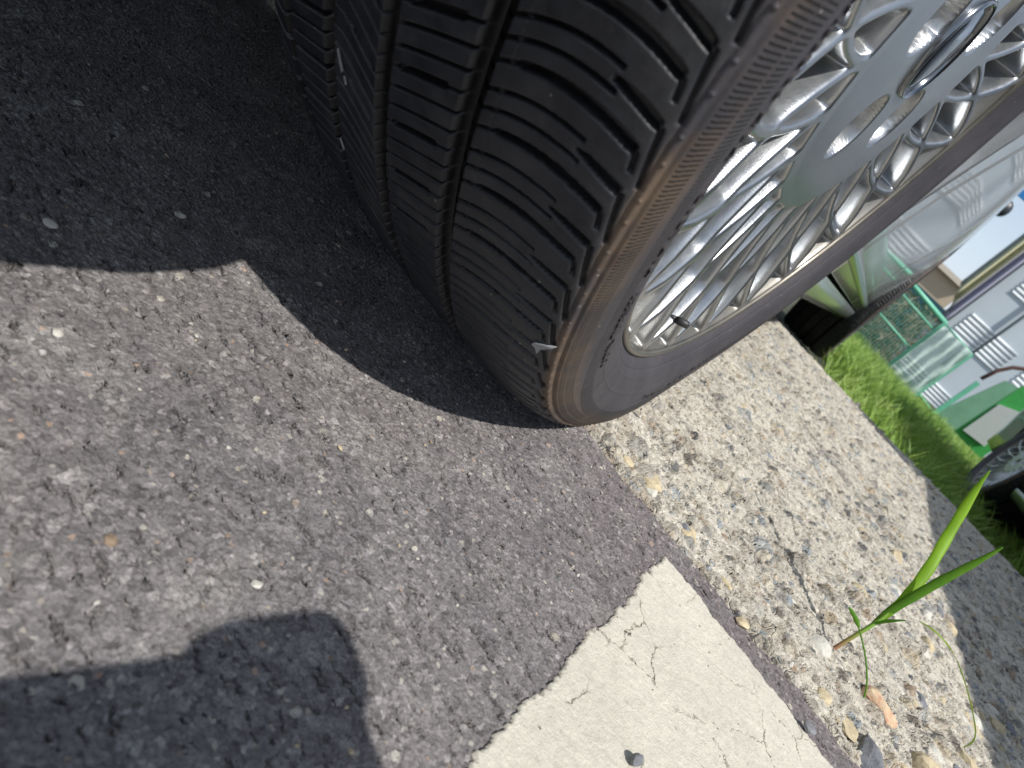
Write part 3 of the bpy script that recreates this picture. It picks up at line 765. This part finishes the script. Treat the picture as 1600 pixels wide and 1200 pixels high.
    for a, b, h in segs:
        vv = []
        for y in (a, b):
            for x in (CARC - h, CARC + h):
                for z in ((.27 if b < .1 else .20), .34): vv.append((x, y, zt_(y, z)))
        ub.add(vv, [(0, 2, 6, 4), (1, 5, 7, 3), (0, 4, 5, 1), (2, 3, 7, 6), (0, 1, 3, 2), (4, 6, 7, 5)])
    ub.build('underbody', simple('underbody_coating', S('18191b'), .8), parent)
    # exhaust and rear lamps, mirror, handles
    for sx in (-1, 1):
        lp = MB(); cx = CARC + sx * (HW - .14)
        lp.box((cx - .13, -.535, .66), (cx + .13, -.49, .80)); lp.build('tail_lamp', simple('red_lens', S('5a0a0c'), .15), parent)
        mb = MB(); X = CARC + sx * (HW + .02)
        mb.add([(X - sx * .05, 2.42, .93), (X - sx * .05, 2.42, 1.04), (X + sx * .13, 2.45, .94), (X + sx * .13, 2.45, 1.05), (X - sx * .03, 2.56, .95), (X - sx * .03, 2.56, 1.03), (X + sx * .10, 2.53, .96), (X + sx * .10, 2.53, 1.03)],
               [(0, 1, 3, 2), (4, 6, 7, 5), (0, 4, 5, 1), (2, 3, 7, 6), (1, 5, 7, 3), (0, 2, 6, 4)])
        mb.build('wing_mirror', paint, parent)
        for yy in (1.02, 2.10):
            hb = MB(); xx = CARC + sx * (HW - .012)
            hb.tube([(xx - sx * .02, yy, .80), (xx + sx * .02, yy + .02, .80), (xx + sx * .022, yy + .16, .80), (xx - sx * .02, yy + .18, .80)], .010, 8)
            hb.build('door_handle', chrome_trim, parent, True)
chrome_trim = simple('satin_chrome', (.62, .63, .64, 1), .18, 1., .05, 40)
def car_paint(name, c, metal=.35):
    t = NT(name); g = t.noise(900, 2, .5)
    b = t.ramp(g, [(.35, tuple(x * .88 for x in c[:3]) + (1,)), (.7, tuple(min(1, x * 1.1) for x in c[:3]) + (1,))])
    return t.set(base=b, metal=metal, rough=.38, coat=.9, coatr=.07, spec=.5)
TILT = math.asin(.09 / 2.8)
car = empty('parked_car', (0, 0, 0))
tag(car, 'silver car whose black tyre and mesh alloy wheel fill the view', 'car')
car_body_parts(car, car_paint('silver_paint', S('aeb3b7'), .35), math.tan(TILT))
wheel = build_wheel(car); wheel.location = (WX, WY, WZ)
w2 = copy_tree(wheel, car); w2.location = (WX + .032, WY + 2.80, WZ - .130)
xl_ = 2 * CARC - WX
w3 = copy_tree(wheel, car); w3.location = (xl_, WY, WZ); w3.rotation_euler.z = PI
w4 = copy_tree(wheel, car); w4.location = (xl_, WY + 2.80, WZ - .130); w4.rotation_euler.z = PI
# neighbouring car, nose towards the camera, in the bay to the right
car2 = empty('parked_car', (.71, 3.98, -.13), PI)
tag(car2, 'dark grey car in the next bay, cut off by the right edge of the photo', 'car')
car_body_parts(car2, car_paint('dark_paint', S('30343a'), .3), -math.tan(TILT))
for k, (x, y, rz) in enumerate([(WX, WY, 0), (WX, WY + 2.8, 0), (xl_, WY, PI), (xl_, WY + 2.8, PI)]):
    ww = copy_tree(wheel, car2); ww.location = (x, y, WZ + (.127 if y > 1 else 0)); ww.rotation_euler.z = rz

# ================================================================== PLANTS
def leaf_mat(name, a, b, sss=0.0):
    t = NT(name); g = t.sep(t.coord('Object')); n = t.noise(30, 4, .6)
    base = t.ramp(n, [(.3, a), (.7, b)])
    m_ = t.set(base=base, rough=.45, spec=.4)
    tr = t.n('BsdfTranslucent'); t.l(base, tr.inputs['Color']); mxs = t.n('MixShader'); mxs.inputs[0].default_value = .55
    t.l(t.b.outputs[0], mxs.inputs[1]); t.l(tr.outputs[0], mxs.inputs[2]); t.l(mxs.outputs[0], t.out.inputs['Surface'])
    return m_
def bez(P, n):
    P = [Vector(p) for p in P]; out = []
    k = len(P)
    for i in range(n + 1):
        u = i / n * (k - 1); j = min(int(u), k - 2); f = u - j
        p0, p1, p2, p3 = P[max(j - 1, 0)], P[j], P[j + 1], P[min(j + 2, k - 1)]
        out.append(.5 * ((2 * p1) + (p2 - p0) * f + (2 * p0 - 5 * p1 + 4 * p2 - p3) * f * f + (3 * p1 - p0 - 3 * p2 + p3) * f ** 3))
    return out
def blade(path, widths, side, n=28, fold=.25, wav=.0, seed=0):
    """ribbon leaf with a midrib fold and real thickness"""
    pts = bez(path, n); V = []; Fq = []; rr = random.Random(seed)
    for i, p in enumerate(pts):
        t = (pts[min(i + 1, n)] - pts[max(i - 1, 0)]).normalized()
        s = (Vector(side) - t * Vector(side).dot(t)).normalized(); nrm = t.cross(s)
        w_ = np.interp(i / n, [a for a, _ in widths], [b for _, b in widths]); w_ *= 1 + wav * math.sin(i * 1.3 + seed)
        tw = wav * .6 * math.sin(i * .55 + seed); s2 = s * math.cos(tw) + nrm * math.sin(tw); n2 = t.cross(s2)
        for k, (a, h) in enumerate(((-1, fold), (-.5, fold * .35), (0, 0), (.5, fold * .35), (1, fold))): V.append(p + s2 * w_ * a + n2 * w_ * h)
        for k, (a, h) in enumerate(((1, fold), (.5, fold * .35), (0, 0), (-.5, fold * .35), (-1, fold))): V.append(p + s2 * w_ * a * .97 + n2 * (w_ * h - .00022))
    for i in range(n):
        for k in range(10): Fq.append((i * 10 + k, i * 10 + (k + 1) % 10, (i + 1) * 10 + (k + 1) % 10, (i + 1) * 10 + k))
    Fq += [tuple(range(10))[::-1], tuple(range(n * 10, n * 10 + 10))]
    return V, Fq
sp = empty('grass_sprout', (.168, .535, .004)); tag(sp, 'single bright green grass sprout with two long blades rising from the rough concrete', 'plant')
off = Vector((.168, .535, .004))
L = lambda P: [Vector(p) - off for p in P]
lg = leaf_mat('fresh_leaf', S('86b428'), S('a6cf3c')); lg2 = leaf_mat('dark_leaf', S('659a2a'), S('80b034'))  # second leaf mix is a darker green
tst = NT('stem'); gz = tst.sep(tst.coord())
stm = tst.set(base=tst.ramp(tst.mr(gz[2], 0, .035), [(0, S('8a4a3e')), (.35, S('8a6a44')), (1, S('6d9430'))]), rough=.5)
MB().tube(bez(L([(.168, .535, .004), (.169, .541, .022), (.1705, .549, .045), (.170, .5545, .060)]), 12), [.0017 - .00002 * k for k in range(13)], 10).build('stem', stm, sp, True)
RS = (.62, -.16, -.16)
v, f = blade(L([(.1705, .549, .043), (.1685, .556, .070), (.163, .570, .0965), (.1515, .588, .128), (.1395, .598, .158), (.134, .601, .1745)]),
             [(0, .0017), (.12, .0030), (.35, .0041), (.55, .0040), (.75, .0031), (.86, .0015), (1, .0003)], RS, 34, .22, .05, 3)
MB().add(v, f).build('blade', lg, sp, True)
v, f = blade(L([(.1705, .549, .043), (.1695, .553, .062), (.170, .557, .095), (.1715, .560, .125), (.1722, .562, .147)]),
             [(0, .0015), (.2, .0029), (.5, .0034), (.75, .0024), (.92, .0011), (1, .0002)], RS, 30, .25, .05, 5)
MB().add(v, f).build('blade', lg2, sp, True)
v, f = blade(L([(.1705, .549, .043), (.171, .541, .055), (.1735, .532, .068)]), [(0, .0009), (.5, .0014), (1, .0003)], RS, 12, .2, 0, 1)
MB().add(v, f).build('blade', lg2, sp, True)
dg_ = empty('dry_grass_blade', (.305, .620, .012)); tag(dg_, 'thin pale green blade arching down onto the concrete beside the sprout', 'plant')
off2 = Vector((.305, .620, .012)); L2 = lambda P: [Vector(p) - off2 for p in P]
v, f = blade(L2([(.305, .620, .012), (.285, .585, .034), (.262, .565, .050), (.236, .556, .064), (.214, .552, .073), (.196, .551, .074), (.184, .551, .070)]),
             [(0, .0004), (.3, .0009), (.6, .0011), (.9, .0007), (1, .0002)], RS, 34, .1, .1, 2)
MB().add(v, f).build('blade', leaf_mat('pale_leaf', S('8fa83e'), S('a8bd58')), dg_, True)
ws = empty('weed_sprig', (.205, .523, .004)); tag(ws, 'thin dark green sprig with one small leaf above the salmon stone', 'plant')
off3 = Vector((.205, .523, .004)); L3 = lambda P: [Vector(p) - off3 for p in P]
MB().tube(bez(L3([(.205, .523, .004), (.200, .525, .012), (.192, .526, .020), (.178, .528, .030), (.163, .530, .038)]), 20), .0006, 8).build('stem', lg2, ws, True)
v, f = blade(L3([(.163, .530, .038), (.156, .531, .041), (.147, .532, .0425)]), [(0, .0003), (.4, .0021), (.8, .0015), (1, .0002)], (.2, .3, .9), 12, .2, 0, 4)
MB().add(v, f).build('leaf', lg2, ws, True)
# grass field, many blades, one mass
def grass_patch(name, n, xr_, yr_, hmin, hmax, mat, seed, dens=None):
    rs = np.random.RandomState(seed); y = yr_[0] + (yr_[1] - yr_[0]) * rs.rand(n) ** 1.6; x = xr_[0] + (xr_[1] - xr_[0]) * rs.rand(n)
    cl = fbm(x * 3, y * 3, 3); keep = rs.rand(n) < sstep(.22, .5, cl) * .9 + .25; x, y, cl = x[keep], y[keep], cl[keep]; n = len(x)
    keep = x > .012 - .3 * (y > 3.8) ; x, y, cl = x[keep], y[keep], cl[keep]; n = len(x)
    z = soil_h(x, y) - .005; h = (hmin + (hmax - hmin) * rs.rand(n)) * (.45 + 1.1 * cl); a = rs.rand(n) * 2 * PI; ln = .25 + .6 * rs.rand(n)
    wd = .0022 + .0035 * rs.rand(n); V = []
    dx, dy = np.cos(a), np.sin(a); b = rs.rand(n) * 2 * PI; lx, ly = np.cos(b), np.sin(b)
    for k, (t, ww) in enumerate(((0, 1), (.4, .95), (.75, .6), (1, .08))):
        cx = x + lx * ln * h * t * t; cy = y + ly * ln * h * t * t; cz = z + h * t * (1 - .25 * ln * t)
        V.append(np.stack([cx - dx * wd * ww, cy - dy * wd * ww, cz], -1)); V.append(np.stack([cx + dx * wd * ww, cy + dy * wd * ww, cz], -1))
    V = np.stack(V, 1).reshape(-1, 3); o_ = np.arange(n)[:, None] * 8
    Fq = np.concatenate([np.stack([o_[:, 0] + 2 * k, o_[:, 0] + 2 * k + 1, o_[:, 0] + 2 * k + 3, o_[:, 0] + 2 * k + 2], -1) for k in range(3)])
    o = obj(name, mesh_from(name, V, Fq), mat); tag(o, kind='stuff'); return o
tg = NT('grass'); cg = tg.ramp(tg.noise(3.5, 5, .7), [(.3, S('6a8f3c')), (.5, S('8dae50')), (.72, S('bcc87a'))])
gm2 = tg.set(base=cg, rough=.5); tr = tg.n('BsdfTranslucent'); tg.l(cg, tr.inputs['Color']); ms = tg.n('MixShader'); ms.inputs[0].default_value = .4
tg.l(tg.b.outputs[0], ms.inputs[1]); tg.l(tr.outputs[0], ms.inputs[2]); tg.l(ms.outputs[0], tg.out.inputs['Surface'])
gr = grass_patch('grass', 60000, (-.4, 3.0), (1.83, 7.2), .06, .19, gm2, 11); tag(gr, 'bright green grass growing beyond the concrete path', 'grass')

# ================================================================== BACKGROUND
def at(ax, slope, y): return (ax * y, y, CAM.z + slope * y)
YF = 7.0
green = simple('green_steel', S('6bb598'), .45, 0, .12, 20)
fn = empty('garden_fence', (0, YF, -.2)); tag(fn, 'low green steel fence behind the grass with mesh infill', 'fence')
zl_ = -.35
for ax, tp in ((-.06, .050), (.050, .0365), (.098, .0320), (.130, .014)):
    z1 = CAM.z + tp * YF; MB().box((ax * YF - .02, -.02, zl_ + .2), (ax * YF + .02, .02, z1 + .2)).build('post', green, fn)
def rail(a, b, r): MB().tube([(a[0] * YF, 0, CAM.z + a[1] * YF + .2), (b[0] * YF, 0, CAM.z + b[1] * YF + .2)], r, 8).build('rail', green, fn, True)
rail((-.06, .047), (.05, .0365), .022); rail((.05, .0360), (.098, .0320), .008); rail((-.06, .030), (.05, .0215), .009); rail((-.06, -.005), (.05, -.013), .009)
rail((.05, -.036), (.13, -.048), .012)
wm = MB()
for k in range(26):
    x = (-.055 + .105 * k / 26) * YF; wm.box((x - .0022, -.004, .0), (x + .0022, .004, .62))
wm.build('mesh_infill', green, fn)
# debris netting sheet stretched between two posts
tn = NT('netting'); nn_ = tn.noise(14, 5, .6)
nb = tn.ramp(nn_, [(.3, S('a9c4ba')), (.7, S('cddcd5'))])
nm = tn.set(base=nb, rough=.6); tp_ = tn.n('BsdfTransparent'); mm = tn.n('MixShader'); tn.l(tn.mr(nn_, .3, .7, .35, .62), mm.inputs[0])
tn.l(tp_.outputs[0], mm.inputs[1]); tn.l(tn.b.outputs[0], mm.inputs[2]); tn.l(mm.outputs[0], tn.out.inputs['Surface'])
vv = []; nu_, nv_ = 24, 12
for i in range(nu_ + 1):
    for j in range(nv_ + 1):
        ax = .051 + (.0975 - .051) * i / nu_; s_ = -.055 + (.033 + .055) * j / nv_
        vv.append((ax * YF, .02 * math.sin(i * .9) + .01 * math.sin(j * 1.1 + i), CAM.z + s_ * YF + .2))
net = obj('netting_sheet', mesh_from('netting_sheet', vv, gridF(nu_ + 1, nv_ + 1)), nm); net.location = (0, YF - .05, -.2)
tag(net, 'translucent pale green netting sheet tied between two fence posts', 'netting')
sol = net.modifiers.new('t', 'SOLIDIFY'); sol.thickness = .002
# dead brush pile behind the mesh
rs = np.random.RandomState(5); V = []; Fq = []
bmb = MB()
for k in range(420):
    x = rs.uniform(-.06, .052) * YF; z = rs.uniform(-.2, .42); y = YF + .25 + rs.uniform(0, .35)
    d = Vector((rs.normal(), rs.normal() * .5, rs.normal() * .8)).normalized() * rs.uniform(.08, .28)
    p = Vector((x, y, z)); q = p + d; r_ = rs.uniform(.0018, .005)
    bmb.tube([p - d * .5, p + Vector((rs.normal(), rs.normal(), rs.normal())) * .015, p + d * .5], [r_, r_ * .8, r_ * .3], 4, False)
br = bmb.build('brush_pile', simple('dead_twigs', S('8b7f70'), .9, 0, .35, 6)); tag(br, 'heap of dry grey brown twigs behind the green fence mesh', 'brush pile')
hd = MB()
rs2 = random.Random(4)
V = []; Fq = []
for k in range(2600):
    x = rs2.uniform(-.07, .055) * YF; y = YF + .75 + rs2.uniform(0, .3); z = -.3 + .78 * rs2.random(); s_ = rs2.uniform(.012, .03)
    u = Vector((rs2.gauss(0, 1), rs2.gauss(0, 1), rs2.gauss(0, 1))).normalized(); v_ = u.orthogonal().normalized(); c_ = Vector((x, y, z)); o_ = len(V)
    V += [c_ - u * s_, c_ - v_ * s_ * .5, c_ + u * s_, c_ + v_ * s_ * .5]; Fq.append((o_, o_ + 1, o_ + 2, o_ + 3))
hg = obj('shrub', mesh_from('shrub', V, Fq), leaf_mat('dull_leaf', S('3c5236'), S('5d7350'))); tag(hg, 'dull dark green shrub behind the heap of dry twigs', 'shrub')
# grey blue wall with ribbed bands
YW = 12.0
wall = empty('boundary_building', (0, YW, -.5)); tag(wall, 'pale blue grey building wall with bands of horizontal ribs', 'building')
wm_ = simple('wall_render', S('bcc5cb'), .8, 0, .06, 1.5, .0)
ribm = simple('rib_paint', S('e2e6e8'), .6, 0, .05, 2)
x0 = .049 * YW; x1 = .60 * YW; zb_ = lambda s_: CAM.z + s_ * YW + .5
MB().box((x0, 0, 0), (x1, 4, zb_(.30))).build('wall', wm_, wall)
for s0, s1, ax0, ax1 in ((-.048, -.018, .0, .2), (.033, .068, .06, .5), (.109, .143, .066, .5), (.185, .22, .066, .5)):
    rb = MB(); nr = 6; hgt = (s1 - s0) * YW / nr
    X0 = max(ax0, .052) * YW; X1 = ax1 * YW
    for xa, xb in ((X0, .0955 * YW), (.0985 * YW, .130 * YW), (.150 * YW, .215 * YW), (.235 * YW, .30 * YW), (.32 * YW, .385 * YW)):
        if xa >= xb or xb > X1 + .01: continue
        for k in range(nr):
            z = zb_(s0) + k * hgt; vv = []
            for xx in (xa, xb):
                for t_ in np.linspace(0, PI, 7): vv.append((xx, -.003 - .022 * math.sin(t_), z + hgt * (.10 + .56 * (1 - math.cos(t_)) / 2)))
            ff = [(i_, i_ + 1, 8 + i_, 7 + i_) for i_ in range(6)] + [tuple(range(7)), tuple(range(7, 14))[::-1]]
            rb.add(vv, ff)
    if rb.v: rb.build('rib_band', ribm, wall, True)
MB().tube([(.097 * YW, -.06, 0), (.097 * YW, -.06, zb_(.30))], .022, 10).build('downpipe', simple('dark_pipe', S('5f6a70'), .6), wall, True)
MB().box((.046 * YW, -.05, zb_(.035)), (.0495 * YW, 3, zb_(.30))).build('corner_trim', simple('corner_trim', S('474a52'), .7), wall)
# striped tarpaulin hanging along the corner of the building
tt = NT('striped_tarp'); gx = tt.sep(tt.coord())
tcol = tt.ramp(tt.mr(gx[0], .26, .56), [(0, S('a4adb2')), (.14, S('c3c5a4')), (.30, S('cfc8a2')), (.45, S('b2b494')), (.58, S('8b8b90')), (.72, S('b3aec4')), (.86, S('a3a3b4')), (1, S('777882'))])
tm = tt.set(base=tcol, rough=.7)
vv = []; n1_, n2_ = 40, 20
for i in range(n1_ + 1):
    for j in range(n2_ + 1):
        u = i / n1_; s_ = (.083 - .048 * u) + (.30 - .083) * j / n2_; sh = -.004 * (1 - j / n2_) * (1 - u)
        ax = .0215 + (.047 - .0215) * u + sh * 0; vv.append((ax * 11.6, .06 * math.sin(u * 19) , CAM.z + s_ * 11.6))
tarp = obj('tarpaulin', mesh_from('tarpaulin', vv, gridF(n1_ + 1, n2_ + 1)), tm); tarp.location = (0, 11.6, 0)
tag(tarp, 'long yellow and lavender striped sheet hanging at the corner of the grey blue building', 'tarpaulin')
so_ = tarp.modifiers.new('t', 'SOLIDIFY'); so_.thickness = .01
# distant beige house
YH = 34.0
hs_ = empty('distant_house', (0, YH, -.5)); tag(hs_, 'distant beige house with a flat roof under the sky beyond the fence', 'house')
zb2 = lambda s_: CAM.z + s_ * YH + .5
MB().box((-.06 * YH, 0, 0), (.034 * YH, 6, zb2(.076))).build('wall', simple('beige_render', S('b7a68f'), .9, 0, .12, .6), hs_)
MB().box((-.063 * YH, -.3, zb2(.076)), (.0345 * YH, 6.2, zb2(.0825))).build('roof', simple('roof_edge', S('cabfae'), .8), hs_)
th_ = MB().box((-.10 * 16, 0, -.5), (.046 * 16, .3, CAM.z + .047 * 16)).build('low_wall', simple('teal_wall', S('5d8f92'), .7)); th_.location = (0, 16, 0)
tag(th_, 'low teal wall between the green fence and the distant house', 'wall')
# green board with a white panel
gb = empty('notice_board', (0, 5.6, -.2)); tag(gb, 'green framed board with a plain pale grey panel beside the neighbouring car', 'board')
def q4(y, pts, name, mat, th=.03, parent=None):
    vv = [(a * y, 0, CAM.z + s_ * y + .2) for a, s_ in pts] + [(a * y, th, CAM.z + s_ * y + .2) for a, s_ in pts]
    return MB().add(vv, [(0, 1, 2, 3), (7, 6, 5, 4), (0, 4, 5, 1), (1, 5, 6, 2), (2, 6, 7, 3), (3, 7, 4, 0)]).build(name, mat, parent)
q4(5.6, [(.162, -.046), (.205, -.046), (.205, .06), (.162, .045)], 'frame', simple('bright_green', S('3d9a4a'), .5), .04, gb)
p_ = q4(5.6, [(.1655, -.037), (.1950, -.033), (.1885, .024), (.1640, .0125)], 'panel', simple('pale_panel', S('b9bdbb'), .6, 0, .04), .02, gb); p_.location.y = -.025
gp = q4(9.0, [(.128, -.06), (.20, -.06), (.20, .052), (.146, .036)], 'green_hoarding', simple('faded_green', S('6d9a7c'), .8, 0, .2, 3), .04); gp.location = (0, 9.0, -.2)
tag(gp, 'faded green hoarding panel behind the board with the pale panel', 'hoarding')
bp = MB().tube([(.128 * 8.6, 8.6, CAM.z + .019 * 8.6), (.131 * 8.6, 8.6, CAM.z + .038 * 8.6), (.138 * 8.6, 8.6, CAM.z + .052 * 8.6), (.150 * 8.6, 8.6, CAM.z + .062 * 8.6), (.165 * 8.6, 8.6, CAM.z + .075 * 8.6)], .022, 10).build('bent_pipe', simple('rust_pipe', S('5f4238'), .6), None, True)
tag(bp, 'bent rusty brown pipe above the green hoarding', 'pipe')
# pole with blue sign and round lamp
YP = 6.0
pl_ = empty('sign_pole', (-.24, YP, -.3)); tag(pl_, 'pole with a blue sign and a round black lamp showing past the silver car', 'sign')
MB().tube([(0, 0, 0), (0, 0, 2.6)], .025, 12).build('pole', simple('galvanised', S('8d9296'), .4, .6), pl_, True)
q_ = MB().box((.0, -.03, CAM.z + .187 * YP + .3), (.20, -.012, CAM.z + .26 * YP + .3)).build('sign_plate', simple('blue_sign', S('2a78b8'), .4), pl_)
lm_ = MB()
for i in range(13):
    pass
cyl = [(-.04, .005), (-.04, .045), (-.03, .065), (.03, .065), (.05, .045), (.06, .005)]
LV = MB(); LV.lathe(cyl, 24); lv = [(y_ * 1.0 + .125, -x_, z_ + CAM.z + .1685 * YP + .3) for x_, y_, z_ in LV.v]; MB().add(lv, LV.f).build('round_lamp', simple('lamp_black', S('2b2e31'), .4), pl_, True)
MB().tube([(0, 0, CAM.z + .1685 * YP + .3), (.11, 0, CAM.z + .1685 * YP + .3)], .008, 8).build('bracket', simple('bracket_black', S('2b2e31'), .5), pl_)

# ================================================================== the phone taking the picture, held behind the lens
ph_ = empty('smartphone', CAM); tag(ph_, 'black smartphone held over the asphalt, casting the rounded shadow', 'phone')
def slab(a0, a1, b0, b1, c0, c1, rc):
    pts = []
    for cx, cy, s0 in ((a1 - rc, b1 - rc, 0), (a0 + rc, b1 - rc, 90), (a0 + rc, b0 + rc, 180), (a1 - rc, b0 + rc, 270)):
        for k in range(9):
            t_ = math.radians(s0 + 90 * k / 8); pts.append((cx + rc * math.cos(t_), cy + rc * math.sin(t_)))
    n = len(pts); V = [Rv * a + Uv * b - F * c0 for a, b in pts] + [Rv * a + Uv * b - F * c1 for a, b in pts]
    return V, [tuple(range(n)), tuple(range(n, 2 * n))[::-1]] + [(i, n + i, n + (i + 1) % n, (i + 1) % n) for i in range(n)]
v, f = slab(-.012, .160, -.112, -.036, .004, .013, .011)
MB().add(v, f).build('case', simple('phone_case', S('1c1d20'), .4), ph_)
v, f = slab(.100, .170, -.062, -.027, .006, .022, .014)
MB().add(v, f).build('fingertip_bump', simple('fingertip_finish', S('3a3a3e'), .6), ph_)  # unseen bump added in place of fingertips, shaped to cast their shadow edge
